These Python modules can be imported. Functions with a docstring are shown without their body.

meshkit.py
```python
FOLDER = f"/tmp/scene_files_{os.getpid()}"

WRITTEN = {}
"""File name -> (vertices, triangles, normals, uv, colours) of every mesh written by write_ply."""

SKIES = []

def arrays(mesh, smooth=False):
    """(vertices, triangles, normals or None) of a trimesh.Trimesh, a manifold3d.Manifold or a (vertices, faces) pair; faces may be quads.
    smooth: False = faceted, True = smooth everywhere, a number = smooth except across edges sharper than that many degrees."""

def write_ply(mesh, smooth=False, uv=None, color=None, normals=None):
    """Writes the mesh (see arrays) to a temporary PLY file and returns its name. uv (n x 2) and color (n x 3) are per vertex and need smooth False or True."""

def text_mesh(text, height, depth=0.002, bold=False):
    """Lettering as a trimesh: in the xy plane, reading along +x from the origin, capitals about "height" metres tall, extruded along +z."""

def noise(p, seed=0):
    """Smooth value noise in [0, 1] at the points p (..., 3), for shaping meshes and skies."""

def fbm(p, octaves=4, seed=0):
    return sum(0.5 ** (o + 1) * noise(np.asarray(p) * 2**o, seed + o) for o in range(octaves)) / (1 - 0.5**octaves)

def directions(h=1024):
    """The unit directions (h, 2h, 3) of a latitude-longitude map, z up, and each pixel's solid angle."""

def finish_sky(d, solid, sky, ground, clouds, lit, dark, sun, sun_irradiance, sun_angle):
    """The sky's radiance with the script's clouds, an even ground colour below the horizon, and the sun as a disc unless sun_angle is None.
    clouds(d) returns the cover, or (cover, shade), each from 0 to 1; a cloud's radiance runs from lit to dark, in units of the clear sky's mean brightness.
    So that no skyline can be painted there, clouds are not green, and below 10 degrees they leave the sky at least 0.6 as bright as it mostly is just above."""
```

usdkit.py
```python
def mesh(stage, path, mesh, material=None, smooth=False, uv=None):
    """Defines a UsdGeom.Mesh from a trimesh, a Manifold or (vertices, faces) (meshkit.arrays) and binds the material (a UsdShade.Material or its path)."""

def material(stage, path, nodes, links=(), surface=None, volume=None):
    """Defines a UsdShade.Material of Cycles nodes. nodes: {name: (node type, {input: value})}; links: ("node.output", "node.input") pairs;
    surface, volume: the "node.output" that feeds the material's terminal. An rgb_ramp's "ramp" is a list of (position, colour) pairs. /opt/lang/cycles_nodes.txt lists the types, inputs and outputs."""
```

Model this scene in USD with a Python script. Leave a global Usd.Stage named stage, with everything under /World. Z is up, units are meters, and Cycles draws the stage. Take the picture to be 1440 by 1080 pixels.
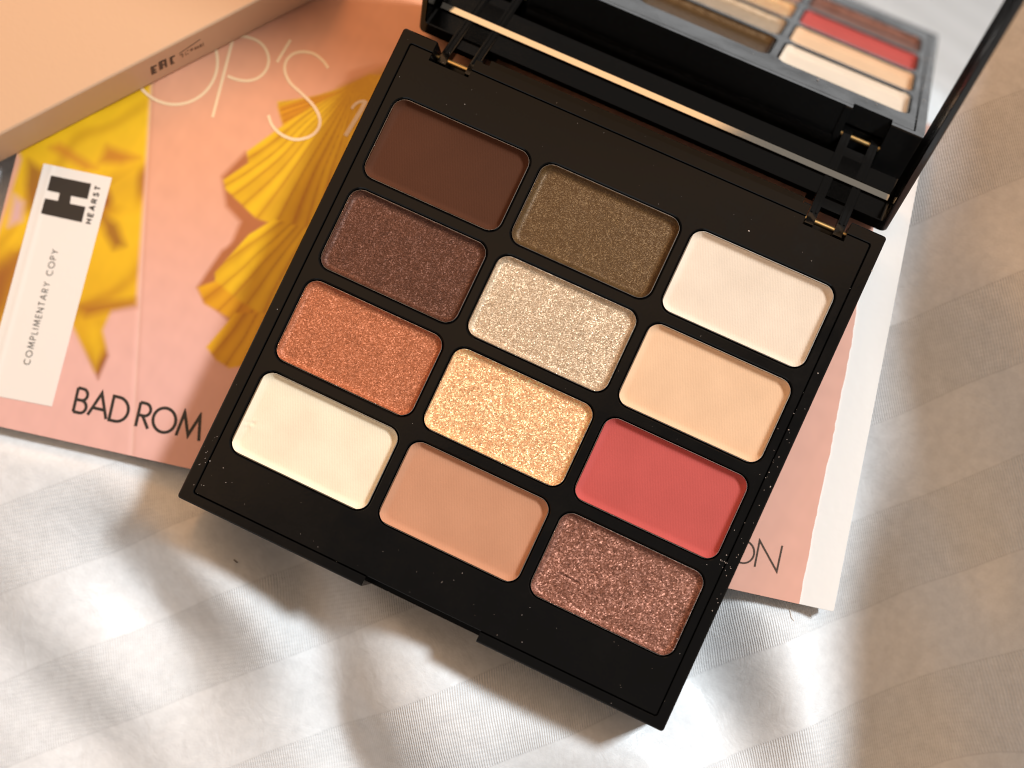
import math, random
import numpy as np, trimesh, shapely, manifold3d
from shapely.geometry import Polygon, LineString
from shapely.ops import unary_union
from pxr import Usd, UsdGeom, UsdLux, UsdShade, Sdf, Gf, Vt
import usdkit
M3 = manifold3d.Manifold
rng = np.random.default_rng(7)
stage = Usd.Stage.CreateInMemory()
UsdGeom.SetStageUpAxis(stage, 'Z'); UsdGeom.SetStageMetersPerUnit(stage, 1.0)
world = UsdGeom.Xform.Define(stage, '/World'); stage.SetDefaultPrim(world.GetPrim())
UsdGeom.Scope.Define(stage, '/World/Looks')

# ---------------------------------------------------------------- camera, lights, exposure
RM = np.array([[0.90299592, 0.42435066, -0.06726735], [0.41664468, -0.90309374, -0.10406203], [-0.10490751, 0.065941, -0.9922934]])
EYE = np.array([0.07830883, 0.02998458, 0.26521421])
FPX = 1936.3                                    # focal length in widths/1440 of the picture
cam = UsdGeom.Camera.Define(stage, '/World/camera')
cm = np.eye(4); cm[0, :3], cm[1, :3], cm[2, :3], cm[3, :3] = RM[0], -RM[1], -RM[2], EYE
cam.AddTransformOp().Set(Gf.Matrix4d(cm.tolist()))
cam.CreateHorizontalApertureAttr(17.3); cam.CreateVerticalApertureAttr(12.975)
cam.CreateFocalLengthAttr(17.3 * FPX / 1440)
cam.CreateClippingRangeAttr(Gf.Vec2f(0.01, 20))
cam.CreateFStopAttr(3.7); cam.CreateFocusDistanceAttr(0.268)
cam.CreateExposureAttr(0.0)

def rect_light(name, pos, target, w, h, inten, color):
    l = UsdLux.RectLight.Define(stage, '/World/' + name)
    z = np.array(pos, float) - np.array(target, float); z /= np.linalg.norm(z)
    x = np.cross([0, 0, 1.0], z); x /= np.linalg.norm(x); y = np.cross(z, x)
    m = np.eye(4); m[0, :3], m[1, :3], m[2, :3], m[3, :3] = x, y, z, pos
    l.AddTransformOp().Set(Gf.Matrix4d(m.tolist()))
    l.CreateWidthAttr(w); l.CreateHeightAttr(h); l.CreateIntensityAttr(inten); l.CreateColorAttr(Gf.Vec3f(*color))
    return l
SUN_A, SUN_B = 0.72, 0.74                       # slope of the window light: to the right, to the back
KD = 1.5
CEN = np.array([0.05, 0.05, -0.01])
kdir = np.array([SUN_A, SUN_B, 1.0]); kdir /= np.linalg.norm(kdir)
rect_light('window_light', CEN + KD * kdir, CEN, 0.2, 0.2, 208, (0.86, 0.93, 0.97))
q45 = np.array([-1, 1, 0]) / math.sqrt(2)
rect_light('added_overhead_panel', np.array([.08, .05, 1.0]) + 1.32 * q45, np.array([.08, .05, 0]) + 1.32 * q45 + 1e-3 * q45, 2.4, 2.4, 1.02, (1.0, 0.56, 0.25))  # warm panel added overhead; its edge shapes the gloss on the palette
rect_light('added_carton_fill', np.array([-.05, .26, .13]), np.array([-.03, .09, 0]), 0.07, 0.07, 9.0, (1.0, 0.42, 0.12))  # unseen warm light added behind the lid to tint the carton
rect_light('added_front_panel', np.array([0.05, -1.95, 0.55]), CEN, 1.6, 0.5, 1.05, (0.97, 0.98, 1.0))  # fill panel added in front, for a grey sheen on the mirrored palette
dome = UsdLux.DomeLight.Define(stage, '/World/room_glow')
dome.CreateIntensityAttr(0.066); dome.CreateColorAttr(Gf.Vec3f(1.0, 0.90, 0.82))

# ---------------------------------------------------------------- geometry of the place
W, D = 0.104, 0.1037                            # palette base
Z_MAG = -0.0152                                 # top of the magazine
def at(px, py, z):
    """The point at height z which is seen at (px, py) of a 1440 x 1080 view."""
    d = RM.T @ np.array([(px - 720) / FPX, (py - 540) / FPX, 1.0])
    return EYE + d * (z - EYE[2]) / d[2]
def mag(p):
    return at(p[0], p[1], Z_MAG)[:2]

# ---------------------------------------------------------------- prims
used = {}
def path_for(name, parent):
    base = parent.GetPath().pathString if parent is not None else '/World'
    k = (base, name); n = used.get(k, 0); used[k] = n + 1
    return f'{base}/{name}' + (f'_{n:03d}' if n else '')
def tag(p, label=None, cat=None, group=None, kind=None):
    p = p.GetPrim() if hasattr(p, 'GetPrim') else p
    for k, v in (('label', label), ('category', cat), ('group', group), ('kind', kind)):
        if v: p.SetCustomDataByKey(k, v)
    return p
def obj(name, mesh, m, parent=None, smooth=30, label=None):
    p = usdkit.mesh(stage, path_for(name, parent), mesh, m, smooth=smooth).GetPrim()
    return tag(p, label)
def thing(name, label, cat, group=None):
    return tag(UsdGeom.Xform.Define(stage, path_for(name, None)), label, cat, group)

# ---------------------------------------------------------------- materials
def srgb(r, g, b, k=1.0):
    c = np.array([r, g, b]) / 255.0
    return tuple(np.clip(np.where(c < 0.04045, c / 12.92, ((c + 0.055) / 1.055) ** 2.4) * k, 0, 0.93))
def mat(name, nodes, links=(), surface='p.BSDF'):
    return usdkit.material(stage, '/World/Looks/' + name, nodes, links, surface=surface)
def plain(name, color, rough=0.5, **kw):
    return mat(name, {'p': ('principled_bsdf', {'base_color': color, 'roughness': rough, **kw})})
def speckled(name, color, rough, scale, bump, **kw):
    """A plain colour with fine relief."""
    return mat(name, {'g': ('geometry', {}), 'n': ('noise_texture', {'scale': scale, 'detail': 4.0}),
                      'b': ('bump', {'strength': 1.0, 'distance': bump}),
                      'p': ('principled_bsdf', {'base_color': color, 'roughness': rough, **kw})},
               [('g.position', 'n.vector'), ('n.fac', 'b.height'), ('b.normal', 'p.normal')])
def black_plastic(name, rough, spec=0.5):
    return mat(name, {'g': ('geometry', {}), 'n': ('noise_texture', {'scale': 60.0, 'detail': 5.0, 'roughness': 0.65}),
                      'n2': ('noise_texture', {'scale': 1500.0, 'detail': 2.0}),
                      'r': ('map_range', {'from_min': 0.36, 'from_max': 0.66, 'to_min': rough * 0.6, 'to_max': rough * 1.7, 'clamp': True}),
                      'b': ('bump', {'strength': 0.25, 'distance': 0.00002}),
                      'p': ('principled_bsdf', {'base_color': (0.0042, 0.0040, 0.0039), 'specular_ior_level': spec})},
               [('g.position', 'n.vector'), ('g.position', 'n2.vector'), ('n.fac', 'r.value'), ('r.result', 'p.roughness'), ('n2.fac', 'b.height'), ('b.normal', 'p.normal')])
def matte_powder(name, color):
    return mat(name, {'g': ('geometry', {}),
                      'n': ('noise_texture', {'scale': 2600.0, 'detail': 3.0}), 'n2': ('noise_texture', {'scale': 160.0, 'detail': 4.0}),
                      'mp': ('mapping', {'rotation': (0, 0, math.radians(-27))}),
                      'w': ('wave_texture', {'scale': 620.0, 'bands_direction': 'x', 'distortion': 0.6, 'detail': 1.0, 'detail_scale': 2.0}),
                      'mx': ('math', {'math_type': 'multiply_add', 'value2': 0.4}),
                      'b': ('bump', {'strength': 0.5, 'distance': 0.00006}),
                      'c': ('mix_color', {'blend_type': 'multiply', 'fac': 1.0, 'a': color}),
                      'rp': ('rgb_ramp', {'ramp': [(0.3, (0.93, 0.92, 0.91)), (0.7, (1, 1, 1))]}),
                      'p': ('principled_bsdf', {'roughness': 0.85, 'specular_ior_level': 0.25, 'diffuse_roughness': 0.4, 'subsurface_weight': 0.0})},
               [('g.position', 'n.vector'), ('g.position', 'n2.vector'), ('g.position', 'mp.vector'), ('mp.vector', 'w.vector'),
                ('w.fac', 'mx.value1'), ('n.fac', 'mx.value3'), ('mx.value', 'b.height'), ('b.normal', 'p.normal'),
                ('n2.fac', 'rp.fac'), ('rp.color', 'c.b'), ('c.result', 'p.base_color')])
def shimmer_powder(name, dark, mid, light, scale, metal=0.55, rough=0.5, tilt=0.45):
    """Pressed pearl flakes: each cell a flake with its own tone and tilt."""
    return mat(name, {'g': ('geometry', {}), 'v': ('voronoi_texture', {'scale': scale}), 'v2': ('voronoi_texture', {'scale': scale * 0.43}),
                      'n': ('noise_texture', {'scale': scale * 0.05, 'detail': 4.0, 'roughness': 0.65}),
                      's': ('separate_color', {}), 's2': ('separate_color', {}),
                      'rp': ('rgb_ramp', {'ramp': [(0.0, dark), (0.4, mid), (0.62, mid), (0.86, light), (1.0, light)]}),
                      'a': ('math', {'math_type': 'multiply_add', 'value2': 0.70, 'value3': -0.11}), 'a2': ('math', {'math_type': 'multiply_add', 'value2': 0.18}),
                      'a3': ('math', {'math_type': 'multiply_add', 'value2': 0.4}),
                      'sb': ('vector_math', {'math_type': 'subtract', 'vector2': (0.5, 0.5, 0.5)}), 'sc': ('vector_math', {'math_type': 'scale', 'scale': tilt}),
                      'ad': ('vector_math', {'math_type': 'add'}), 'nm': ('vector_math', {'math_type': 'normalize'}),
                      'p': ('principled_bsdf', {'metallic': metal, 'roughness': rough})},
               [('g.position', 'v.vector'), ('g.position', 'v2.vector'), ('g.position', 'n.vector'), ('v.color', 's.color'), ('v2.color', 's2.color'),
                ('s.r', 'a.value1'), ('s2.r', 'a2.value1'), ('a.value', 'a2.value3'), ('n.fac', 'a3.value1'), ('a2.value', 'a3.value3'), ('a3.value', 'rp.fac'),
                ('v.color', 'sb.vector1'), ('sb.vector', 'sc.vector1'), ('sc.vector', 'ad.vector1'), ('g.normal', 'ad.vector2'), ('ad.vector', 'nm.vector1'), ('rp.color', 'p.base_color'), ('nm.vector', 'p.normal')])
M = {}
M['black_satin'] = black_plastic('black_satin', 0.16, 0.19)
M['black_gloss'] = black_plastic('black_gloss', 0.12)
M['mirror'] = plain('mirror', (0.86, 0.87, 0.87), 0.015, metallic=1.0)
M['glass_edge'] = plain('glass_edge', (0.90, 0.86, 0.76), 0.06, metallic=1.0)
M['gold'] = plain('gold_metal', (0.86, 0.60, 0.26), 0.32, metallic=1.0)
M['pan_metal'] = plain('pan_metal', (0.34, 0.32, 0.30), 0.5, metallic=1.0)
M['box_card'] = speckled('box_card', (0.66, 0.42, 0.26), 0.45, 900.0, 0.00003)
M['ink'] = plain('black_ink', (0.02, 0.018, 0.017), 0.45)
M['ink_brown'] = plain('brown_ink', (0.06, 0.035, 0.022), 0.5)
M['cream_ink'] = plain('cream_ink', (0.86, 0.62, 0.38), 0.45)
M['white_paper'] = speckled('white_paper', (0.80, 0.77, 0.74), 0.55, 500.0, 0.00004)
M['paper_edge'] = speckled('paper_edge', (0.60, 0.52, 0.46), 0.8, 900.0, 0.00005)
M['sticker'] = speckled('sticker_paper', (0.80, 0.76, 0.71), 0.4, 400.0, 0.00002)
M['cover_print'] = mat('cover_print', {'a': ('attribute', {'attribute': 'print'}), 'g': ('geometry', {}),
                       'n': ('noise_texture', {'scale': 90.0, 'detail': 2.0}), 'b': ('bump', {'strength': 0.25, 'distance': 0.0003}),
                       'p': ('principled_bsdf', {'roughness': 0.38, 'specular_ior_level': 0.4})},
                       [('a.color', 'p.base_color'), ('g.position', 'n.vector'), ('n.fac', 'b.height'), ('b.normal', 'p.normal')])
M['dust'] = plain('pale_dust', (0.50, 0.41, 0.36), 0.7)

# ---------------------------------------------------------------- shape helpers
def rr(x0, x1, y0, y1, r, n=8):
    """Outline of a rounded rectangle."""
    r = max(r, 1e-6); out = []
    for cx, cy, a in ((x1 - r, y1 - r, 0), (x0 + r, y1 - r, 90), (x0 + r, y0 + r, 180), (x1 - r, y0 + r, 270)):
        for k in range(n + 1):
            t = math.radians(a + 90 * k / n); out.append((cx + r * math.cos(t), cy + r * math.sin(t)))
    return np.array(out)
def layers(*ls):
    return M3.hull_points(np.vstack([np.column_stack([p, np.full(len(p), z)]) for p, z in ls]))
def slab(x0, x1, y0, y1, z0, z1, r=0.001, c=0.0002):
    """Rounded slab with chamfered top and bottom edges."""
    a, b = rr(x0, x1, y0, y1, r), rr(x0 + c, x1 - c, y0 + c, y1 - c, max(r - c, 1e-5))
    return layers((b, z0), (a, z0 + c), (a, z1 - c), (b, z1))
def hole(x0, x1, y0, y1, z0, z1, r, c=0.0002):
    """Cutter whose mouth at z1 opens by a chamfer."""
    a, b = rr(x0, x1, y0, y1, r), rr(x0 - c, x1 + c, y0 - c, y1 + c, r + c)
    d = rr(x0 - c, x1 + c, y0 - c, y1 + c, r + c)
    return layers((a, z0), (a, z1 - c)) + layers((a, z1 - c), (b, z1)) + layers((d, z1), (d, z1 + 0.002))
def box(x0, x1, y0, y1, z0, z1):
    return M3.cube([x1 - x0, y1 - y0, z1 - z0]).translate([x0, y0, z0])
def tm(m):
    k = m.to_mesh(); return trimesh.Trimesh(np.array(k.vert_properties[:, :3], float), np.array(k.tri_verts), process=False)
def cyl_x(x0, x1, y, z, r):
    m = trimesh.creation.cylinder(radius=r, height=x1 - x0, sections=20)
    m.apply_transform(trimesh.transformations.rotation_matrix(math.pi / 2, [0, 1, 0])); m.apply_translation([(x0 + x1) / 2, y, z]); return m
def sheet_of(poly, z, th=0.00004):
    """A flat print: a shapely shape as a thin sheet lying at height z."""
    ps = [g for g in (poly.geoms if hasattr(poly, 'geoms') else [poly]) if g.area > 1e-10]
    m = trimesh.util.concatenate([trimesh.creation.extrude_polygon(g, th) for g in ps]); m.apply_translation([0, 0, z]); return m
def spline(pts, n=12):
    p = np.array(pts, float); p = np.vstack([2 * p[0] - p[1], p, 2 * p[-1] - p[-2]]); out = []
    for i in range(1, len(p) - 2):
        for t in np.linspace(0, 1, n, endpoint=False):
            a, b, c, d = p[i - 1], p[i], p[i + 1], p[i + 2]
            out.append(0.5 * (2 * b + (c - a) * t + (2 * a - 5 * b + 4 * c - d) * t * t + (3 * b - a - 3 * c + d) * t ** 3))
    return np.array(out + [p[-2]])

# ---------------------------------------------------------------- the bed sheet
STR_D = at(1440, 834, -.02)[:2] - at(956, 1026, -.02)[:2]; STR_D /= np.linalg.norm(STR_D)
STR_N = np.array([-STR_D[1], STR_D[0]])
STR_0 = float(at(1216, 925, -.02)[:2] @ STR_N)
BAND = 0.0172
THR = at(1340, 700, -.02)[:2] - at(1300, 500, -.02)[:2]; THR /= np.linalg.norm(THR)
THR_N = np.array([-THR[1], THR[0]])
M['sheet'] = mat('sheet_satin', {
    'g': ('geometry', {}),
    'wob': ('noise_texture', {'scale': 18.0, 'detail': 2.0}), 'wobm': ('math', {'math_type': 'multiply_add', 'value2': 0.004, 'value3': -0.002}),
    'd': ('vector_math', {'math_type': 'dot_product', 'vector2': (STR_N[0], STR_N[1], 0)}),
    'd2': ('math', {'math_type': 'add'}), 'd3': ('math', {'math_type': 'multiply_add', 'value2': 1 / (2 * BAND), 'value3': -STR_0 / (2 * BAND)}),
    'fr': ('math', {'math_type': 'fraction'}),
    'tri': ('math', {'math_type': 'pingpong', 'value2': 0.5}),                        # 0..0.5..0 over two bands
    'mask': ('map_range', {'range_type': 'smoothstep', 'from_min': 0.243, 'from_max': 0.257, 'to_min': 0.0, 'to_max': 1.0, 'clamp': True}),
    'ed': ('math', {'math_type': 'subtract', 'value2': 0.25}), 'eda': ('math', {'math_type': 'absolute'}),
    'edm': ('map_range', {'from_min': 0.0, 'from_max': 0.010, 'to_min': 0.90, 'to_max': 1.0, 'clamp': True}),
    't': ('vector_math', {'math_type': 'dot_product', 'vector2': (THR_N[0], THR_N[1], 0)}),
    'tw': ('noise_texture', {'scale': 70.0, 'detail': 2.0}), 'twm': ('math', {'math_type': 'multiply_add', 'value2': 0.0011, 'value3': -0.0005}),
    't2': ('math', {'math_type': 'add'}), 't3': ('math', {'math_type': 'multiply', 'value2': 2 * math.pi / 0.00047}), 'ts': ('math', {'math_type': 'sine'}),
    'u': ('vector_math', {'math_type': 'dot_product', 'vector2': (THR[0], THR[1], 0)}),
    'u3': ('math', {'math_type': 'multiply', 'value2': 2 * math.pi / 0.0009}), 'us': ('math', {'math_type': 'sine'}),
    'tu': ('math', {'math_type': 'multiply_add', 'value2': 0.35}),
    'fine': ('noise_texture', {'scale': 1600.0, 'detail': 3.0, 'roughness': 0.6}),
    'mot': ('noise_texture', {'scale': 380.0, 'detail': 4.0, 'roughness': 0.7}),
    'h1': ('math', {'math_type': 'multiply'}), 'h2': ('math', {'math_type': 'multiply_add', 'value2': 1.0}), 
    'h3': ('math', {'math_type': 'multiply_add', 'value2': 0.8}),
    'cr': ('noise_texture', {'scale': 150.0, 'detail': 3.0, 'roughness': 0.6, 'distortion': 1.2}), 'b2': ('bump', {'strength': 0.16, 'distance': 0.0012}),
    'b': ('bump', {'strength': 0.6, 'distance': 0.00006}),
    'col': ('mix_color', {'blend_type': 'mix', 'a': (0.745, 0.765, 0.785), 'b': (0.725, 0.745, 0.765)}),
    'cm': ('mix_color', {'blend_type': 'multiply', 'fac': 1.0}),
    'thr': ('map_range', {'from_min': -1.0, 'from_max': 1.0, 'to_min': 0.93, 'to_max': 1.02}), 'thm': ('mix_float', {'a': 1.0}),
    'cm2': ('mix_color', {'blend_type': 'multiply', 'fac': 1.0}),
    'motr': ('map_range', {'from_min': 0.3, 'from_max': 0.7, 'to_min': 0.9, 'to_max': 1.05, 'clamp': True}), 'cm3': ('mix_color', {'blend_type': 'multiply', 'fac': 1.0}),
    'rg': ('mix_float', {'a': 0.36, 'b': 0.52}),
    'p': ('principled_bsdf', {'specular_ior_level': 0.45, 'sheen_weight': 0.15, 'sheen_roughness': 0.4})},
    [('g.position', 'wob.vector'), ('wob.fac', 'wobm.value1'), ('g.position', 'd.vector1'), ('d.value', 'd2.value1'), ('wobm.value', 'd2.value2'), ('d2.value', 'd3.value1'),
     ('d3.value', 'fr.value1'), ('d3.value', 'tri.value1'), ('tri.value', 'mask.value'), ('tri.value', 'ed.value1'), ('ed.value', 'eda.value1'), ('eda.value', 'edm.value'),
     ('g.position', 't.vector1'), ('g.position', 'tw.vector'), ('tw.fac', 'twm.value1'), ('t.value', 't2.value1'), ('twm.value', 't2.value2'), ('t2.value', 't3.value1'), ('t3.value', 'ts.value1'),
     ('g.position', 'u.vector1'), ('u.value', 'u3.value1'), ('u3.value', 'us.value1'), ('us.value', 'tu.value1'), ('ts.value', 'tu.value3'),
     ('g.position', 'fine.vector'), ('g.position', 'mot.vector'),
     ('tu.value', 'h1.value1'), ('mask.result', 'h1.value2'), ('fine.fac', 'h2.value1'), ('h1.value', 'h2.value3'), ('mot.fac', 'h3.value1'), ('h2.value', 'h3.value3'),
     ('h3.value', 'b.height'), ('g.position', 'cr.vector'), ('cr.fac', 'b2.height'), ('b2.normal', 'b.normal'), ('b.normal', 'p.normal'),
     ('mask.result', 'col.fac'), ('col.result', 'cm.a'), ('edm.result', 'cm.b'), ('ts.value', 'thr.value'), ('mask.result', 'thm.fac'), ('thr.result', 'thm.b'),
     ('cm.result', 'cm2.a'), ('thm.result', 'cm2.b'), ('mot.fac', 'motr.value'), ('cm2.result', 'cm3.a'), ('motr.result', 'cm3.b'), ('cm3.result', 'p.base_color'),
     ('mask.result', 'rg.fac'), ('rg.result', 'p.roughness')])

MAG_O = np.array([-0.0562, -0.0071]); MAG_BR = np.array([0.1262, 0.0343])
ME1 = (MAG_BR - MAG_O) / np.linalg.norm(MAG_BR - MAG_O)
MAG_W = float(np.linalg.norm(MAG_BR - MAG_O))
ME2 = np.array([-ME1[1], ME1[0]]); MAG_H = 0.225
def mp(u, v):
    return MAG_O + u * ME1 + v * ME2
mag_poly = Polygon([mp(0, 0), mp(MAG_W, 0), mp(MAG_W, MAG_H), mp(0, MAG_H)])
pal_poly = Polygon([(0, 0), (W, 0), (W, D), (0, D)])
def noise2(x, y, seed, f):
    r = np.random.default_rng(seed); s = np.zeros_like(x)
    for k in range(14):
        a = r.uniform(0, 2 * math.pi); ff = f * r.uniform(0.6, 1.6); s += np.sin((x * math.cos(a) + y * math.sin(a)) * ff + r.uniform(0, 6.3)) / 14
    return s
# folds: (px, py) of the middle, direction angle in the picture, half length and half width in metres, height
FOLDS = [((120, 690), 30, .05, .012, .003), ((215, 850), 62, .022, .008, -.0045), ((330, 830), 40, .035, .007, .003), ((470, 960), 75, .03, .006, -.004),
         ((600, 960), 68, .03, .010, .004), ((850, 1090), 15, .05, .010, .002), ((1010, 1000), 62, .018, .008, -.0035), ((1110, 960), 78, .03, .008, .0035), ((800, 1010), 27, .035, .011, .0035),
         ((1260, 960), 80, .04, .012, -.003), ((90, 1000), 50, .03, .008, -.003), ((30, 840), 60, .03, .01, .002), ((1400, 460), 70, .04, .014, .002), ((1360, 700), 75, .05, .012, -.002), ((1390, 900), 70, .03, .008, .003), ((1310, 880), 72, .03, .007, -.0025), ((1425, 480), 75, .025, .007, .003), ((1330, 450), 60, .03, .009, -.002), ((1400, 210), 55, .03, .010, .0025)]
def sheet_height(x, y):
    h = -0.0212 + 0.0022 * noise2(x, y, 3, 55.0) + 0.0007 * noise2(x, y, 5, 190.0) + 0.010 * noise2(x, y, 11, 11.0) * np.clip(np.hypot(x - .05, y - .05) / .3 - .5, 0, 1)
    for (px, py), ang, L, s, a in FOLDS:
        a *= 1.55; L *= 1.15; s *= 1.25; c = at(px, py, -.022)[:2]; q = at(px + 20 * math.cos(math.radians(ang)), py + 20 * math.sin(math.radians(ang)), -.022)[:2] - c
        q /= np.linalg.norm(q); dx, dy = x - c[0], y - c[1]
        h = h + a * np.exp(-((dx * q[0] + dy * q[1]) / L) ** 2 - ((-dx * q[1] + dy * q[0]) / s) ** 2)
    # a mound added to the sheet out of view at the right; it keeps the window light off the sheet beside it
    c0, c1 = np.array([.188, .020]), np.array([.147, .180]); q = (c1 - c0) / np.linalg.norm(c1 - c0)
    dx, dy = x - c0[0], y - c0[1]; a, b = dx * q[0] + dy * q[1], dx * q[1] - dy * q[0]
    wid = np.where(b < 0, .013, .05); end = np.clip((a + .05) / .05, 0, 1) ** 2 * (3 - 2 * np.clip((a + .05) / .05, 0, 1)) * np.clip((.42 - a) / .1, 0, 1)
    h = h + (.063 + .004 * np.sin(a * 46 + 1) + .002 * np.sin(a * 121)) * end * np.exp(-(b / wid) ** 2)
    return h
def axis(lo, hi, a, b, fine, coarse):
    return np.unique(np.r_[np.arange(lo, a, coarse), np.arange(a, b, fine), np.arange(b, hi + coarse, coarse)])
xs, ys = axis(-.55, .65, -.10, .19, .0011, .012), axis(-.6, .6, -.085, .18, .0011, .012)
X, Y = np.meshgrid(xs, ys, indexing='ij')
pts = shapely.points(X.ravel(), Y.ravel())
dm = shapely.distance(pts, mag_poly).reshape(X.shape); dp = shapely.distance(pts, pal_poly).reshape(X.shape)
cap = np.minimum(-.0190 + .35 * dm + 60 * dm ** 2, -.0160 + .5 * dp + 60 * dp ** 2)
Zs = sheet_height(X, Y); kk = .0012
hh = np.clip(.5 + .5 * (cap - Zs) / kk, 0, 1); Zs = cap * (1 - hh) + Zs * hh - kk * hh * (1 - hh)
nx, ny = X.shape; ii = np.arange(nx * ny).reshape(nx, ny)
quad = np.stack([ii[:-1, :-1], ii[1:, :-1], ii[1:, 1:], ii[:-1, 1:]], -1).reshape(-1, 4)
o = obj('bedsheet', (np.column_stack([X.ravel(), Y.ravel(), Zs.ravel()]), quad), M['sheet'], smooth=True)
tag(o, 'white satin stripe bedsheet in soft folds under the magazine and palette', 'bedsheet', kind='structure')

# ---------------------------------------------------------------- stroke lettering
def arc(cx, cy, rx, ry, a0, a1, n=20):
    t = np.radians(np.linspace(a0, a1, n)); return np.column_stack([cx + rx * np.cos(t), cy + ry * np.sin(t)])
def L_(*p): return np.array(p, float)
GLYPH = {
 'A': (.80, [L_((0, 0), (.40, 1), (.80, 0)), L_((.14, .34), (.66, .34))]),
 'B': (.52, [L_((0, 0), (0, 1)), np.vstack([[(0, 1)], arc(.24, .76, .23, .24, 90, -90), [(0, .52)]]), np.vstack([[(0, .52)], arc(.26, .26, .26, .26, 90, -90), [(0, 0)]])]),
 'C': (.80, [arc(.48, .5, .48, .5, 50, 310)]),
 'D': (.74, [np.vstack([[(0, 0), (0, 1)], arc(.24, .5, .48, .5, 90, -90), [(0, 0)]])]),
 'E': (.44, [L_((.44, 1), (0, 1), (0, 0), (.44, 0)), L_((0, .52), (.40, .52))]),
 'H': (.62, [L_((0, 0), (0, 1)), L_((.62, 0), (.62, 1)), L_((0, .52), (.62, .52))]),
 'I': (.02, [L_((0, 0), (0, 1))]),
 'L': (.40, [L_((0, 1), (0, 0), (.40, 0))]),
 'M': (.98, [L_((0, 0), (.16, 1), (.49, .12), (.82, 1), (.98, 0))]),
 'N': (.68, [L_((0, 0), (0, 1), (.68, 0), (.68, 1))]),
 'O': (1.0, [arc(.5, .5, .5, .5, 0, 360, 48)]),
 'P': (.50, [L_((0, 0), (0, 1)), np.vstack([[(0, 1)], arc(.24, .74, .26, .26, 90, -90), [(0, .48)]])]),
 'R': (.54, [L_((0, 0), (0, 1)), np.vstack([[(0, 1)], arc(.24, .74, .26, .26, 90, -90), [(0, .48)]]), L_((.20, .48), (.54, 0))]),
 'S': (.48, [spline([(.44, .84), (.34, .97), (.20, .99), (.07, .88), (.08, .70), (.24, .55), (.40, .42), (.46, .25), (.38, .06), (.22, .0), (.07, .06), (.0, .20)])]),
 'T': (.56, [L_((0, 1), (.56, 1)), L_((.28, 1), (.28, 0))]),
 'Y': (.66, [L_((0, 1), (.33, .5), (.66, 1)), L_((.33, .5), (.33, 0))]),
 ' ': (.30, [])}
def text_shape(text, org, right, up, cap, weight, gap, widths=None):
    """Stroke lettering on a plane: org, right, up in metres; cap height; weight and gap in cap heights."""
    right, up = np.array(right) / np.linalg.norm(right), np.array(up) / np.linalg.norm(up); x, parts = 0.0, []
    for k, ch in enumerate(text):
        w, strokes = GLYPH[ch]; kx = widths[k] / w if widths and w > .05 else 1.0
        for s in strokes:
            q = np.array(org) + cap * ((x + s[:, :1] * kx) * right + s[:, 1:] * up)
            parts.append(LineString(q).buffer(weight * cap / 2, cap_style='flat', join_style='mitre', mitre_limit=2.5, resolution=6))
        x += (widths[k] if widths else w) + gap
    return unary_union(parts)
def px_strokes(lines, width, z=Z_MAG, cap='flat'):
    return unary_union([LineString([at(x, y, z)[:2] for x, y in l]).buffer(width / 2, cap_style=cap, join_style='mitre', mitre_limit=3, resolution=6) for l in lines])

# ---------------------------------------------------------------- the magazine
mg = thing('magazine', 'pink fashion magazine with yellow pleated dress print lying under the open palette', 'magazine')
def to_uv(p):
    d = np.asarray(p) - MAG_O; return np.stack([d @ ME1, d @ ME2], -1)
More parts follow.
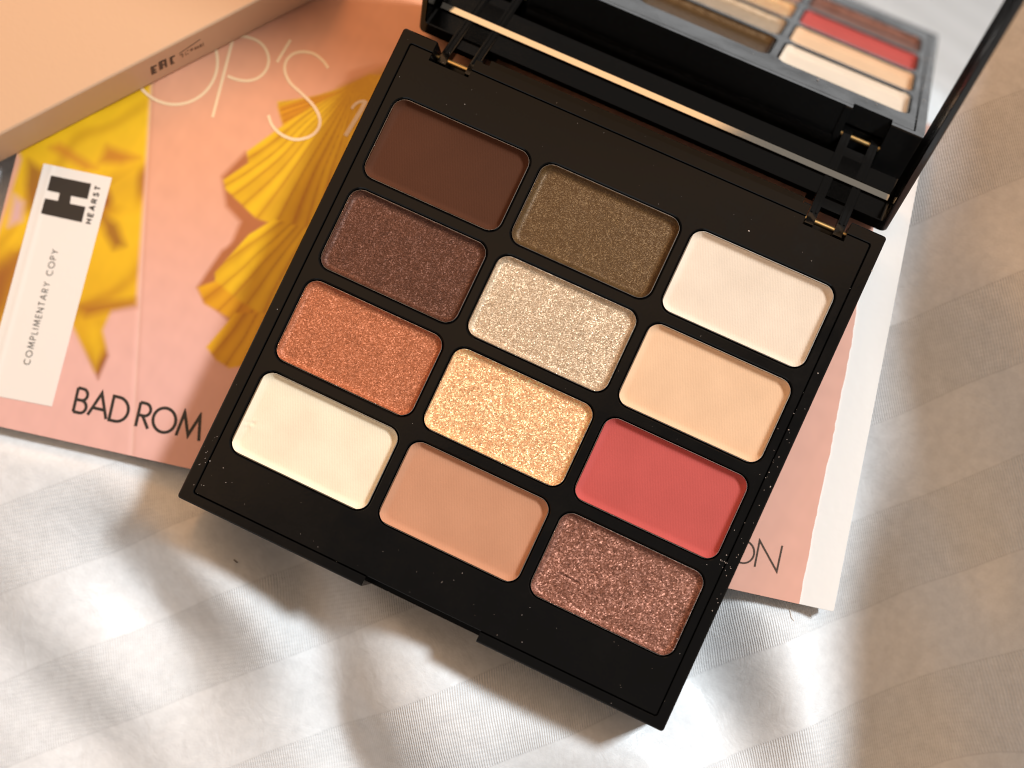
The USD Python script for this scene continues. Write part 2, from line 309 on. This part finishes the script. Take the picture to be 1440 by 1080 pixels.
# ragged right end of the front cover, v -> u
rag = np.array([to_uv(mag(p)) for p in ((1124, 848), (1131, 810), (1137, 780), (1142, 748), (1150, 715), (1158, 678), (1167, 640), (1176, 592), (1186, 540), (1197, 480), (1205, 433))])
def rag_u(v):
    w = np.interp(v, rag[:, 1], rag[:, 0]); return w + .00016 * noise2(v, v * 0, 8, 900) + .0002 * noise2(v, v * 0, 9, 2600) + .0004 * noise2(v, v * 0, 10, 250)
PW = 0.0034 / 6
for k in range(6):                                                     # leaves of the page block, top one last
    e = (rng.uniform(-.0005, .0003), rng.uniform(-.0003, .0003)) if k < 5 else (0, 0)
    z1 = Z_MAG - .00025 - k * PW if k < 5 else None
for k in range(6):
    e0, e1 = rng.uniform(-.0004, .0002), rng.uniform(-.0001, .0004)
    zt = Z_MAG - .00022 - k * PW
    m = slab(0.0003, MAG_W + (e0 if k else 0), (e1 if k else 0), MAG_H, zt - PW + .00005, zt, .0004, .00004)
    T = np.eye(4); T[:2, 0], T[:2, 1], T[:2, 3] = ME1, ME2, MAG_O
    t = tm(m); t.apply_transform(T)
    obj('page', t, M['white_paper'] if k == 0 else M['paper_edge'], mg, label='white inner page showing past the torn cover edge' if k == 0 else None)
# front cover: a printed sheet, its picture carried by a vertex colour
nu, nv = 560, 460
UU, VV = np.meshgrid(np.linspace(0, 1, nu), np.linspace(0, 1, nv) * .165, indexing='ij')
Uabs = UU * rag_u(VV)
P2 = MAG_O + Uabs[..., None] * ME1 + VV[..., None] * ME2
pf = P2.reshape(-1, 2)
def inside(px, soft=0.0004, wob=0.0):
    """Soft mask of a printed shape: corners as seen in the picture, turned into points of the page."""
    poly = Polygon([mag(p) for p in px]); q = shapely.points(pf[:, 0], pf[:, 1])
    near = shapely.distance(q, poly); bd = shapely.distance(q, poly.exterior)
    sd = np.where(near > 0, near, -bd)
    return np.clip(.5 - sd / (2 * soft), 0, 1)
def fbm2(p, f, seed, oct=4):
    s = np.zeros(len(p)); a = 1.0
    for k in range(oct):
        s += a * noise2(p[:, 0], p[:, 1], seed + k, f * 2 ** k) * 2; a *= .55
    return s
col = np.empty((len(pf), 3))
pink, shade_amber, peach = np.array([.74, .43, .38]), np.array([.74, .36, .22]), np.array([.74, .40, .31])
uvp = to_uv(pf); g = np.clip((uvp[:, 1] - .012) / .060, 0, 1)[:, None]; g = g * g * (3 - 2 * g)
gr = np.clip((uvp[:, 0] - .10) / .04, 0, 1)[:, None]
col[:] = (pink * (1 - g) + shade_amber * g) * (1 - gr) + peach * gr  # warm shade over the upper cover is put into the print colour
def lay(mask, c):
    global col
    col = col * (1 - mask[:, None]) + np.asarray(c) * mask[:, None]
yel, gold_, orange, brown = np.array([.66, .40, .012]), np.array([.50, .25, .010]), np.array([.50, .16, .02]), np.array([.24, .07, .015])
def pleats(hub, n, seed, depth=1.0):
    h = mag(hub); d = pf - h; r = np.hypot(d[:, 0], d[:, 1]); a = np.arctan2(d[:, 1], d[:, 0]) + .05 * fbm2(pf, 70, seed)
    k = np.clip(r / .012, 0, 1); ph = a * n
    ridge = np.abs(np.sin(ph + .5 * np.sin(a * n * .31 + seed))); fold = np.abs(np.sin(ph * .5 + 1))
    t = np.clip(.30 + .62 * ridge ** .45 + .22 * (fold - .5) + .12 * fbm2(pf, 160, seed + 9), 0, 1.15)
    t = (t * k + .62 * (1 - k))[:, None]
    return np.where(t > .55, gold_ * 1.15 + (yel * 1.2 - gold_ * 1.15) * np.clip((t - .55) / .45, 0, 1.2), orange * .85 + (gold_ * 1.15 - orange * .85) * t / .55)
# the woman's pleated dress, right of the crease
lay(inside([(545, 95), (515, 108), (478, 124), (470, 150), (520, 180), (560, 150)], .0012), gold_)
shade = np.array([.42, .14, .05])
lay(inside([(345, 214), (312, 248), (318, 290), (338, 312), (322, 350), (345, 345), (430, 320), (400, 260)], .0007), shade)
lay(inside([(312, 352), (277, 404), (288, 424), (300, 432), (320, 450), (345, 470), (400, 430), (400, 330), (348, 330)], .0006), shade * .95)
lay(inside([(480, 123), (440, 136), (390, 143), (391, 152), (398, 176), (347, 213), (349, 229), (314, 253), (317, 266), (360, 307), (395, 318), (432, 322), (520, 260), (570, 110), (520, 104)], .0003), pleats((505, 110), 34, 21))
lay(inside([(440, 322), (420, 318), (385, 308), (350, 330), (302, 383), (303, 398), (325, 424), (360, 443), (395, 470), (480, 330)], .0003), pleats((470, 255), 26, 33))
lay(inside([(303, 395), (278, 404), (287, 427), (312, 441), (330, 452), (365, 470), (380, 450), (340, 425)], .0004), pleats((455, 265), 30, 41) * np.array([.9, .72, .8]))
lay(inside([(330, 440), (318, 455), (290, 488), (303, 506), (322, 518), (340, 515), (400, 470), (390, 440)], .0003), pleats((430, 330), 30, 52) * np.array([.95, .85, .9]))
lay(inside([(391, 150), (398, 176), (440, 150), (480, 128), (430, 138)], .0004), pleats((500, 118), 40, 61) * np.array([.85, .6, .8]))
# the left leaf of the picture: draped yellow cloth with brown hollows
wv = np.stack([fbm2(pf, 38, 71), fbm2(pf, 38, 83)], -1) * .010
q_ = pf + wv; l1 = np.sin((q_[:, 0] * .88 - q_[:, 1] * .47) * 230); l2 = np.sin((q_[:, 0] * .97 - q_[:, 1] * .2) * 520 + 1)
fl = .75 * np.clip(-l1, 0, 1) ** 2 + .25 * np.clip(-l2, 0, 1) ** 3 + .25 * np.clip(fbm2(pf, 40, 97), -1, 1)
t = np.clip(.88 - fl * 1.05 + .08 * fbm2(pf, 110, 95), 0, 1)[:, None]
drape = np.where(t > .5, gold_ * 1.1 + (yel * 1.22 - gold_ * 1.1) * (t - .5) / .5, brown * 1.2 + (gold_ * 1.1 - brown * 1.2) * t / .5)
lay(inside([(213, 110), (20, 190), (30, 225), (10, 290), (-80, 560), (-20, 560), (100, 455), (118, 492), (138, 533), (152, 500), (144, 465), (157, 436), (191, 428)], .0006), drape)
for c, pxs in ((brown * 1.1, [(40, 225), (62, 240), (52, 285), (40, 300), (36, 260)]), (orange * 1.1, [(70, 208), (84, 202), (136, 236), (120, 238)]),
               (orange, [(150, 205), (196, 222), (170, 230), (140, 228)]), (brown, [(142, 300), (165, 315), (176, 345), (160, 350), (148, 330)]),
               (yel * 1.15, [(28, 305), (42, 300), (34, 345), (22, 350)]),
               (yel * 1.15, [(150, 260), (196, 228), (192, 300), (160, 290)]), (yel * 1.1, [(122, 478), (134, 520), (146, 488), (140, 462), (128, 455)]),
               (orange * .7, [(112, 430), (150, 424), (190, 420), (191, 431), (150, 438), (120, 445)])):
    lay(inside(pxs, .0011) * .8, c)
lay(inside([(20, 275), (33, 285), (30, 310), (12, 318)], .0010), np.array([.66, .40, .38]))
col = np.clip(col * (1 + .03 * fbm2(pf, 900, 91, 2))[:, None], .004, .9)
# the crease beside the spine, and a slight curl of the cover
cr = to_uv(np.array([mag((213, 120)), mag((185, 640))])); cu = np.interp(VV, cr[::-1, 1], cr[::-1, 0])
dcr = Uabs - cu
Zc = Z_MAG - .00012 * np.exp(-(dcr / .0006) ** 2)
line = np.exp(-(dcr.ravel() / .00022) ** 2)[:, None] * .35
col = col * (1 - line) + np.array([.75, .55, .45]) * line
ii = np.arange(nu * nv).reshape(nu, nv)
quad = np.stack([ii[:-1, :-1], ii[1:, :-1], ii[1:, 1:], ii[:-1, 1:]], -1).reshape(-1, 4)
top = np.column_stack([pf, Zc.ravel()])
rim = np.r_[ii[:, 0], ii[-1, 1:], ii[-2::-1, -1], ii[0, -2:0:-1]]                    # close the sheet: rim and underside
low = top[rim].copy(); low[:, 2] = Z_MAG - .00019; n0 = len(top); kr = np.arange(len(rim)); kn = (kr + 1) % len(rim)
side = np.stack([rim[kr], n0 + kr, n0 + kn, rim[kn]], -1)
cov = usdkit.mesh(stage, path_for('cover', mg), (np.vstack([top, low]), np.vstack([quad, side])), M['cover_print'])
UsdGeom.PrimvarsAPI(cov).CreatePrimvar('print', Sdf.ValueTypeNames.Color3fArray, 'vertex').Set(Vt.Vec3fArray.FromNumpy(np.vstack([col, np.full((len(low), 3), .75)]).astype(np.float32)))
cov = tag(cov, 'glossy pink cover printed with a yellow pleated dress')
ZP = Z_MAG + .00003
# title lettering
th3 = lambda l: [(x / 3, y / 3) for x, y in l]
tl = [[(246 + 60 * math.cos(a), 87 + 60 * math.sin(a)) for a in np.radians(np.linspace(-100, 260, 60))],
      th3([(1010, 60), (980, 175), (940, 330), (897, 495)]),
      spline(th3([(1000, 152), (1040, 156), (1085, 172), (1118, 203), (1134, 250), (1122, 296), (1090, 328), (1045, 341), (1000, 336), (960, 321)])),
      th3([(1226, 168), (1169, 262)]),
      spline(th3([(1385, 287), (1362, 256), (1325, 228), (1280, 219), (1235, 229), (1206, 262), (1203, 305), (1225, 350), (1270, 392), (1318, 440), (1345, 485), (1349, 525), (1330, 560), (1292, 582), (1240, 588), (1185, 566), (1148, 528), (1132, 486)]))]
obj('title_lettering', sheet_of(px_strokes([l for l in tl], .00066), ZP), M['cream_ink'], cov)
n9 = lambda l: [(420 + x / 9, 80 + y / 9) for x, y in l]
obj('cover_numeral', sheet_of(unary_union([px_strokes([spline(n9([(672, 658), (705, 612), (755, 575), (820, 560), (850, 572)]))], .0006), px_strokes([n9([(850, 555), (800, 660), (592, 1000)])], .0009)]), ZP), plain('pale_numeral_ink', (.80, .66, .50), .45), cov)
# headline
bl0, bl1 = mag((101.7, 578.3)), mag((173.3, 595)); upv = mag((109.3, 545)) - bl0
hl = text_shape('BAD ROM', bl0 + .0002 * (bl1 - bl0) / np.linalg.norm(bl1 - bl0), bl1 - bl0, upv, float(np.linalg.norm(upv)), .125, .13, [.50, .80, .74, .16, .52, .96, .98])
obj('headline_lettering', sheet_of(hl, ZP), M['ink'], cov)
n5 = lambda l: [(1000 + x / 5.4, 680 + y / 5.4) for x, y in l]
obj('headline_lettering', sheet_of(px_strokes([n5([(331, 632), (370, 432), (499, 668), (541, 472)]), n5([(248 + 80 * math.cos(a), 520 + 84 * math.sin(a)) for a in np.radians(np.linspace(0, 360, 60))])], .00035), ZP), M['ink_brown'], cov, label='thin dark letters ON at the right edge of the cover')
# the white publisher's sticker
sq = np.array([mag(p) for p in ((-25, 553), (73, 571.7), (157.5, 250), (61.7, 230))])
na, nb = 40, 30
A_, B_ = np.meshgrid(np.linspace(0, 1, na), np.linspace(0, 1, nb), indexing='ij')
sp = sq[0] * ((1 - A_) * (1 - B_))[..., None] + sq[1] * (A_ * (1 - B_))[..., None] + sq[2] * (A_ * B_)[..., None] + sq[3] * ((1 - A_) * B_)[..., None]
zz = Z_MAG + .00009 + .00010 * np.exp(-((A_ - .13) / .035) ** 2)
ii = np.arange(na * nb).reshape(na, nb)
quad = np.stack([ii[:-1, :-1], ii[1:, :-1], ii[1:, 1:], ii[:-1, 1:]], -1).reshape(-1, 4)
rim = np.r_[ii[:, 0], ii[-1, 1:], ii[-2::-1, -1], ii[0, -2:0:-1]]; top = np.column_stack([sp.reshape(-1, 2), zz.ravel()])
low = top[rim].copy(); low[:, 2] = Z_MAG + .00001; n0 = len(top); kr = np.arange(len(rim)); kn = (kr + 1) % len(rim)
st = obj('sticker', (np.vstack([top, low]), np.vstack([quad, np.stack([rim[kr], n0 + kr, n0 + kn, rim[kn]], -1)])), M['sticker'], mg, smooth=30, label='white paper sticker with black H emblem and COMPLIMENTARY COPY')
ZS = Z_MAG + .00012
h6 = [(430, 400), (770, 470), (738, 600), (600, 572), (590, 638), (722, 665), (690, 795), (343, 720), (375, 592), (490, 615), (505, 548), (395, 525)]
obj('emblem', sheet_of(Polygon([at(x / 6, 180 + y / 6, ZS)[:2] for x, y in h6]), ZS), M['ink'], st)
a0, a1 = at(127.5, 314.5, ZS)[:2], at(141.5, 263, ZS)[:2]; up_ = at(120.8, 313, ZS)[:2] - a0
w_ = np.linalg.norm(a1 - a0); cap_ = float(np.linalg.norm(up_))
ws = [.75, .62, .85, .72, .62, .70]; gp = (w_ / cap_ - sum(ws)) / 5
obj('publisher_lettering', sheet_of(text_shape('HEARST', a0, a1 - a0, up_, cap_, .27, gp, ws), ZS), M['ink'], st)
a0, a1 = at(41.5, 513, ZS)[:2], at(82, 352, ZS)[:2]; up_ = at(33.2, 511.5, ZS)[:2] - a0
w_ = np.linalg.norm(a1 - a0); cap_ = float(np.linalg.norm(up_))
tw = sum(GLYPH[c][0] for c in 'COMPLIMENTARY COPY'); gp = (w_ / cap_ - tw) / 17
obj('notice_lettering', sheet_of(text_shape('COMPLIMENTARY COPY', a0, a1 - a0, up_, cap_, .12, gp), ZS), M['ink'], st)

# ---------------------------------------------------------------- the palette's carton
bx0, bx1 = at(0, 230, Z_MAG)[:2], at(443, 0, Z_MAG)[:2]
e1 = (bx1 - bx0) / np.linalg.norm(bx1 - bx0); e2 = np.array([-e1[1], e1[0]])
BZ0, BZ1 = Z_MAG + .00025, Z_MAG + .0122
BL0, BL1, BWD = -.062, .085, .112
cb = thing('carton', 'peach cardboard carton at the upper left lying across the magazine', 'carton')
T = np.eye(4); T[:2, 0], T[:2, 1], T[:2, 3] = e1, e2, bx0
def bput(m):
    t = tm(m) if not isinstance(m, trimesh.Trimesh) else m
    t.apply_transform(T); return t
def rbox(x0, x1, y0, y1, z0, z1, r):
    s = M3.sphere(r, 20); return M3.batch_hull([s.translate([x, y, z]) for x in (x0 + r, x1 - r) for y in (y0 + r, y1 - r) for z in (z0 + r, z1 - r)])
bb = obj('carton_body', bput(rbox(BL0, BL1, 0, BWD, BZ0, BZ1, .0007)), M['box_card'], cb, smooth=40)
# marks printed on its long side: (distance along the side, height), reading along it
def side_print(shape, name, m, dist=.00003):
    t = sheet_of(shape, 0, .00003)
    F = np.eye(4); F[:3, 0] = [e1[0], e1[1], 0]; F[:3, 1] = [0, 0, 1]; F[:3, 2] = [-e2[0], -e2[1], 0]; F[:3, 3] = [bx0[0] - dist * e2[0] * 0, bx0[1], 0]
    t.apply_transform(F); t.apply_translation([-e2[0] * .00002, -e2[1] * .00002, 0]); return obj(name, t, m, bb)
def on_side(px, py):
    """(along, height) on the carton's long side."""
    d = RM.T @ np.array([(px - 720) / FPX, (py - 540) / FPX, 1.0]); n3 = np.array([e2[0], e2[1], 0]); b3 = np.array([bx0[0], bx0[1], 0])
    p = EYE + d * (((b3 - EYE) @ n3) / (d @ n3)); return np.array([(p[:2] - bx0) @ e1, p[2]])
s2 = lambda x, y: on_side(180 + x / 9, 30 + y / 9)
def bar(pts): return Polygon([s2(x, y) for x, y in pts])
E_ = [bar([(285, 578), (325, 560), (345, 650), (300, 675)]), bar([(285, 580), (360, 545), (365, 563), (290, 598)]), bar([(300, 622), (352, 596), (356, 614), (304, 640)]), bar([(298, 660), (362, 628), (366, 646), (304, 676)])]
A2 = [bar([(385, 515), (432, 490), (445, 595), (400, 618)]), bar([(385, 516), (480, 470), (484, 490), (390, 536)]), bar([(450, 488), (482, 470), (498, 570), (470, 582)]), bar([(430, 548), (478, 525), (480, 540), (434, 562)])]
C2 = [bar([(524, 460), (556, 440), (572, 530), (540, 550)]), bar([(524, 460), (590, 425), (594, 442), (530, 476)]), bar([(538, 534), (585, 510), (590, 526), (542, 550)])]
side_print(unary_union(E_ + A2 + C2), 'conformity_mark', M['ink_brown'])
sm = [LineString([s2(650, 405), s2(780, 318), s2(915, 225)]).buffer(.00016, cap_style='flat')]
for (x, y, w, h) in ((655, 420, 26, 12), (680, 410, 14, 44), (722, 392, 8, 40), (740, 372, 24, 9), (742, 412, 26, 8), (786, 352, 34, 26), (840, 330, 24, 30), (872, 318, 22, 26), (905, 296, 26, 34), (945, 270, 9, 44)):
    sm.append(bar([(x, y), (x + w, y - w * .5), (x + w + h * .12, y - w * .5 + h), (x + h * .12, y + h)]))
side_print(unary_union(sm), 'small_print', plain('faint_print', (.22, .12, .07), .5))

# ---------------------------------------------------------------- the eyeshadow palette
pal = thing('eyeshadow_palette', 'open black eyeshadow palette with twelve powder pans and a mirrored lid', 'makeup palette')
HB = -0.0148                                                          # underside of the base
ix0, ix1, iy0, iy1 = .0025, .1018, .0020, .1013                       # the insert's seam
base = slab(0, W, 0, D, HB, 0, .0006, .00025)
base -= hole(ix0, ix1, iy0, iy1, -.0050, 0.0, .0006, .0001)
base -= box(.0405, .0650, -.01, .00215, HB + .003, .01)                # thumb cut in the front rim
NOT = ((.0074, .0162), (.0882, .0968))                                # hinge cut-outs
for a, b in NOT:
    base -= box(a, b, .0995, .12, -.0095, .01)
base -= box(.0175, .0868, .1033, .12, HB + .002, -.0008 + .01)
base += box(.0175, .0868, .1025, .1064, HB, -.0068)
obj('base', tm(base), M['black_satin'], pal, smooth=25)
PX, PY, PWD, PHT, PITCH = (.0049, .0373, .0697), .0905, .0299, .0174, .02014
ins = slab(ix0 + .0002, ix1 - .0002, iy0 + .0002, iy1 - .0002, -.0044, -.00004, .0005, .00012)
HG = .00028
for c in range(3):
    for r in range(4):
        x0, y1 = PX[c], PY - r * PITCH
        ins -= hole(x0 - HG, x0 + PWD + HG, y1 - PHT - HG, y1 + HG, -.006, -.00004, .0028, .00022)
for a, b in NOT:
    ins -= box(a, b, .0995, .12, -.0095, .01)
obj('insert_panel', tm(ins), M['black_satin'], pal, smooth=25)
def S(n, r, g, b, k=.9): return n, srgb(r, g, b, k)
def shim(n, c, scale, dk=.35, lt=1.7, tint=(1, 1, 1), **kw):
    c = np.array(c); l = np.clip(c * lt + .06 * np.array(tint), 0, .95)
    return shimmer_powder(n, tuple(c * dk), tuple(c), tuple(l), scale, **kw)
POW = {(0, 0): ('dark chocolate brown matte powder', matte_powder('powder_chocolate', srgb(88, 50, 30, .9))),
       (0, 1): ('olive bronze shimmer powder', shim('powder_olive', srgb(92, 66, 36), 7000., .7, 1.5, (.8, .6, .3), metal=.35, rough=.5, tilt=.35)),
       (0, 2): ('ivory white matte powder', matte_powder('powder_ivory', (.85, .715, .58))),
       (1, 0): ('plum brown shimmer powder', shim('powder_plum', srgb(88, 53, 38), 6000., .4, 1.6, (.7, .4, .3), metal=.4)),
       (1, 1): ('silver taupe shimmer powder', shim('powder_taupe', srgb(200, 176, 148), 5800., .55, 1.4, (1, .95, .85), metal=.45)),
       (1, 2): ('pale peach matte powder', matte_powder('powder_peach', (.82, .555, .355))),
       (2, 0): ('copper orange shimmer powder', shim('powder_copper', srgb(172, 102, 68), 5400., .5, 1.55, (1, .8, .65), metal=.3)),
       (2, 1): ('champagne gold glitter powder', shim('powder_gold', srgb(234, 178, 130), 4700., .6, 1.75, (1, 1, 1), metal=.3, tilt=.55)),
       (2, 2): ('coral red matte powder', matte_powder('powder_coral', srgb(200, 92, 86, .95))),
       (3, 0): ('pale yellow cream matte powder with a small chip', matte_powder('powder_cream', (.86, .765, .60))),
       (3, 1): ('tan beige matte powder', matte_powder('powder_tan', srgb(204, 150, 118, .95))),
       (3, 2): ('mauve brown glitter powder', shim('powder_mauve', srgb(134, 88, 72), 4300., .35, 1.9, (.9, .75, .65), metal=.45))}
def sd_rr(x, y, hw, hh, r):
    qx, qy = np.abs(x) - hw + r, np.abs(y) - hh + r
    return np.hypot(np.maximum(qx, 0), np.maximum(qy, 0)) + np.minimum(np.maximum(qx, qy), 0) - r
def powder_mesh(cx, cy, seed, rough, feature, depth=.0017, wid=.0021):
    hw, hh, r = PWD / 2 - .00006, PHT / 2 - .00006, .0025
    gx, gy = np.meshgrid(np.linspace(-hw, hw, 126), np.linspace(-hh, hh, 76), indexing='ij')
    for _ in range(3):                                                # bring what lies outside the rounded corners onto the outline
        d = sd_rr(gx, gy, hw, hh, r); e = 1e-6
        dx, dy = (sd_rr(gx + e, gy, hw, hh, r) - d) / e, (sd_rr(gx, gy + e, hw, hh, r) - d) / e
        o_ = np.maximum(d, 0); gx, gy = gx - dx * o_, gy - dy * o_
    d = np.maximum(-sd_rr(gx, gy, hw, hh, r), 0)
    t = np.clip(d / wid, 0, 1)
    z = -.0002 - depth * (1 - (1 - t) ** 2.6) + .00006 * noise2(gx + cx, gy + cy, seed, 420)
    z += rough * (noise2(gx, gy, seed + 1, 2500) + noise2(gx, gy, seed + 2, 5000)) * np.clip(t * 3, 0, 1)
    if feature: z += feature(gx + cx, gy + cy)
    n = gx.shape; ii = np.arange(gx.size).reshape(n)
    q = np.stack([ii[:-1, :-1], ii[1:, :-1], ii[1:, 1:], ii[:-1, 1:]], -1).reshape(-1, 4)
    rim = np.r_[ii[:, 0], ii[-1, 1:], ii[-2::-1, -1], ii[0, -2:0:-1]]; top = np.column_stack([(gx + cx).ravel(), (gy + cy).ravel(), z.ravel()])
    low = top[rim].copy(); low[:, 2] = -.0034; n0 = len(top); kr = np.arange(len(rim)); kn = (kr + 1) % len(rim)
    return np.vstack([top, low]), np.vstack([q, np.stack([rim[kr], n0 + kr, n0 + kn, rim[kn]], -1)])
chip = at(350, 596, -.001)[:2]; scr = at(790, 806, -.001)[:2]
def chip_f(x, y):
    dx, dy = x - chip[0], y - chip[1]; r2 = dx ** 2 + dy ** 2
    return np.where(r2 < .0015 ** 2, .0016 * noise2(x, y, 5, 3000) * np.exp(-r2 / .0008 ** 2) + .00035 * np.exp(-r2 / .0005 ** 2), 0)
def scratch_f(x, y):
    q = at(812, 818, -.001)[:2] - scr; L = np.linalg.norm(q); q = q / L; dx, dy = x - scr[0], y - scr[1]; a, b = dx * q[0] + dy * q[1], -dx * q[1] + dy * q[0]
    return (np.exp(-((b - .0001) / .00018) ** 2) * .00025 - np.exp(-((b + .0002) / .0002) ** 2) * .0003) * np.exp(-((a - L / 2) / (L * .55)) ** 4)
for (r, c), (lab, pm) in POW.items():
    x0, y1 = PX[c], PY - r * PITCH; cx, cy = x0 + PWD / 2, y1 - PHT / 2
    pan = layers((rr(x0, x0 + PWD, y1 - PHT, y1, .0026), -.0040), (rr(x0, x0 + PWD, y1 - PHT, y1, .0026), -.00022))
    pan -= layers((rr(x0 + .00005, x0 + PWD - .00005, y1 - PHT + .00005, y1 - .00005, .0025), -.0036), (rr(x0 + .00005, x0 + PWD - .00005, y1 - PHT + .00005, y1 - .00005, .0025), .001))
    p = obj('eyeshadow_pan', tm(pan), M['pan_metal'], pal, smooth=30, label='thin metal pan of ' + lab)
    ft = chip_f if (r, c) == (3, 0) else scratch_f if (r, c) == (3, 2) else None
    shiny = (r, c) in ((1, 0), (1, 1), (2, 0), (2, 1), (3, 2))
    obj('pressed_powder', powder_mesh(cx, cy, 100 + r * 3 + c, {(2, 1): .00005, (3, 2): .00006}.get((r, c), .00002 if shiny else .000004), ft, (.0011 if shiny else .0014), (.0013 if shiny else .0016)), pm, p, smooth=True)

# the lid, in its own frame: x along the hinge, v up the mirror, n out of the mirror
TH = 2.057933983743375
LO = np.array([0, .11434, -.010774]); LU = np.array([0, -math.cos(TH), math.sin(TH)]); LN = np.array([0, -LU[2], LU[1]])
LT = np.eye(4); LT[:3, 0], LT[:3, 1], LT[:3, 2], LT[:3, 3] = [1, 0, 0], LU, LN, LO
def lput(m):
    t = tm(m) if not isinstance(m, trimesh.Trimesh) else m
    t.apply_transform(LT); return t
LIP = .0062
lid = slab(-.0002, W + .0002, -.0035, .1010, -.0022, LIP, .0012, .0003)
lid -= hole(.0012, W - .0012, -.0004, .0995, -.0003, LIP, .0008, .0002)
lid -= box(.0175, .0868, -.02, -.0018, .0030, .02)                     # step along the hinge side
for a, b in NOT:
    lid -= box(a + .0003, b - .0003, -.02, -.0004, .0012, .02)
ld = obj('lid', lput(lid), M['black_gloss'], pal, smooth=25, label='glossy black mirrored lid standing open behind the base')
mir = slab(.0021, .1020, .0009, .0982, -.0003, 0.0, .0006, .00005)
obj('mirror', lput(mir), M['mirror'], ld, smooth=20)
bev = M3.hull_points(np.array([(x, v, n) for x in (.0021, .1020) for v, n in ((.0007, 0.0), (.0007, -.0003), (0.0, -.0003), (0.0, .0010))]))
obj('mirror_bevel', lput(bev), M['glass_edge'], ld, smooth=20)
for a, b in NOT:
    arm = box(a + .0004, b - .0004, -.0022, -.0008, .0006, .0090)
    for s0, s1 in ((a + .0004, a + .0022), (b - .0022, b - .0004)):
        pts_ = [(-.0032, .0008), (-.0002, .0008), (-.0002, .0120), (-.0010, .0142), (-.0020, .0145), (-.0032, .0138)]
        arm += M3.hull_points(np.array([(x, v, n) for x in (s0, s1) for v, n in pts_]))
        for e in (s0 + .0003, s1 - .0006):
            arm += box(e, e + .0003, -.0004, .00005, .0010, .0118)
    obj('hinge_arm', lput(arm), M['black_gloss'], ld, smooth=30)
    pin = cyl_x(a - .0002, b + .0002, .1024, -.0060, .00055)
    obj('hinge_pin', pin, M['gold'], pal, smooth=40)

# ---------------------------------------------------------------- crumbs of powder and lint
def crumb(p, s, seed):
    m = trimesh.creation.icosphere(1, s); r = np.random.default_rng(seed); m.vertices *= r.uniform(.6, 1.2, (len(m.vertices), 1)) * r.uniform(.6, 1.3, 3); m.apply_translation([p[0], p[1], p[2] + s * .4]); return m
cr_ = []
def add_crumbs(n, px0, px1, spread, smin, smax, z=0.0):
    for k in range(n):
        t = rng.random(); q = np.array(px0) * (1 - t) + np.array(px1) * t + rng.normal(0, spread, 2); p = at(q[0], q[1], z)
        if not (0.0006 < p[0] < W - .0006 and .0006 < p[1] < D - .0006): continue
        if any(PX[c] - .0005 < p[0] < PX[c] + PWD + .0005 and PY - r * PITCH - PHT - .0005 < p[1] < PY - r * PITCH + .0005 for c in range(3) for r in range(4)): continue
        cr_.append(crumb(p, rng.uniform(smin, smax) * (2.0 if rng.random() < .06 else 1), int(rng.integers(1e9))))
add_crumbs(55, (1130, 560), (985, 930), 9, .00004, .00011)
add_crumbs(40, (330, 470), (275, 690), 9, .00004, .00010)
add_crumbs(18, (1010, 780), (1030, 800), 9, .00005, .00012)
add_crumbs(90, (300, 690), (1000, 960), 110, .00003, .00008)
add_crumbs(50, (600, 90), (1200, 380), 60, .00003, .00008)
add_crumbs(40, (560, 480), (1080, 640), 90, .00003, .00008)
for px, py, s in ((1053, 325, .00016), (1141, 367, .00014), (562, 108, .00010), (1226, 381, .00016), (314, 658, .00012), (390, 435, .00012), (870, 780, .0001), (1150, 525, .00012), (650, 806, .00008), (734, 865, .0001), (952, 898, .0001)):
    cr_.append(crumb(at(px, py, 0), s, int(px)))
tag(obj('powder_crumbs', trimesh.util.concatenate(cr_), M['dust'], smooth=False), 'tiny pale crumbs of loose powder scattered over the black palette', 'powder crumbs', kind='stuff')

# ---------------------------------------------------------------- lint on the sheet
def lint(name, pts, rad, m, label):
    p = np.array(pts); v, f = [], []
    for i in range(len(p)):
        t = p[min(i + 1, len(p) - 1)] - p[max(i - 1, 0)]; t /= np.linalg.norm(t); a = np.cross(t, [0, 0, 1.0]); a /= np.linalg.norm(a) + 1e-9; b = np.cross(t, a)
        for k in range(5):
            v.append(p[i] + rad * (math.cos(k * 1.2566) * a + math.sin(k * 1.2566) * b))
            if i: f.append([5 * (i - 1) + k, 5 * (i - 1) + (k + 1) % 5, 5 * i + (k + 1) % 5, 5 * i + k])
    tag(obj(name, (np.array(v), np.array(f)), m, smooth=True), label, 'lint')
from scipy.interpolate import RegularGridInterpolator
SH = RegularGridInterpolator((xs, ys), Zs)
def on_sheet(px, py, up=.00015):
    z = -.02
    for _ in range(8): q = at(px, py, z); z = float(SH(q[:2])[0])
    return at(px, py, z + up)
lint('lint_fibre', spline([on_sheet(1110, 856), on_sheet(1112, 862), on_sheet(1113, 868), on_sheet(1117, 873)], 5), .00011, M['sticker'], 'short white lint fibre on the sheet below the magazine corner')
lint('dark_lint', spline([on_sheet(329, 787), on_sheet(331, 789), on_sheet(334, 791)], 4), .00013, M['ink_brown'], 'tiny dark speck of lint on the sheet in the shadow below the palette')
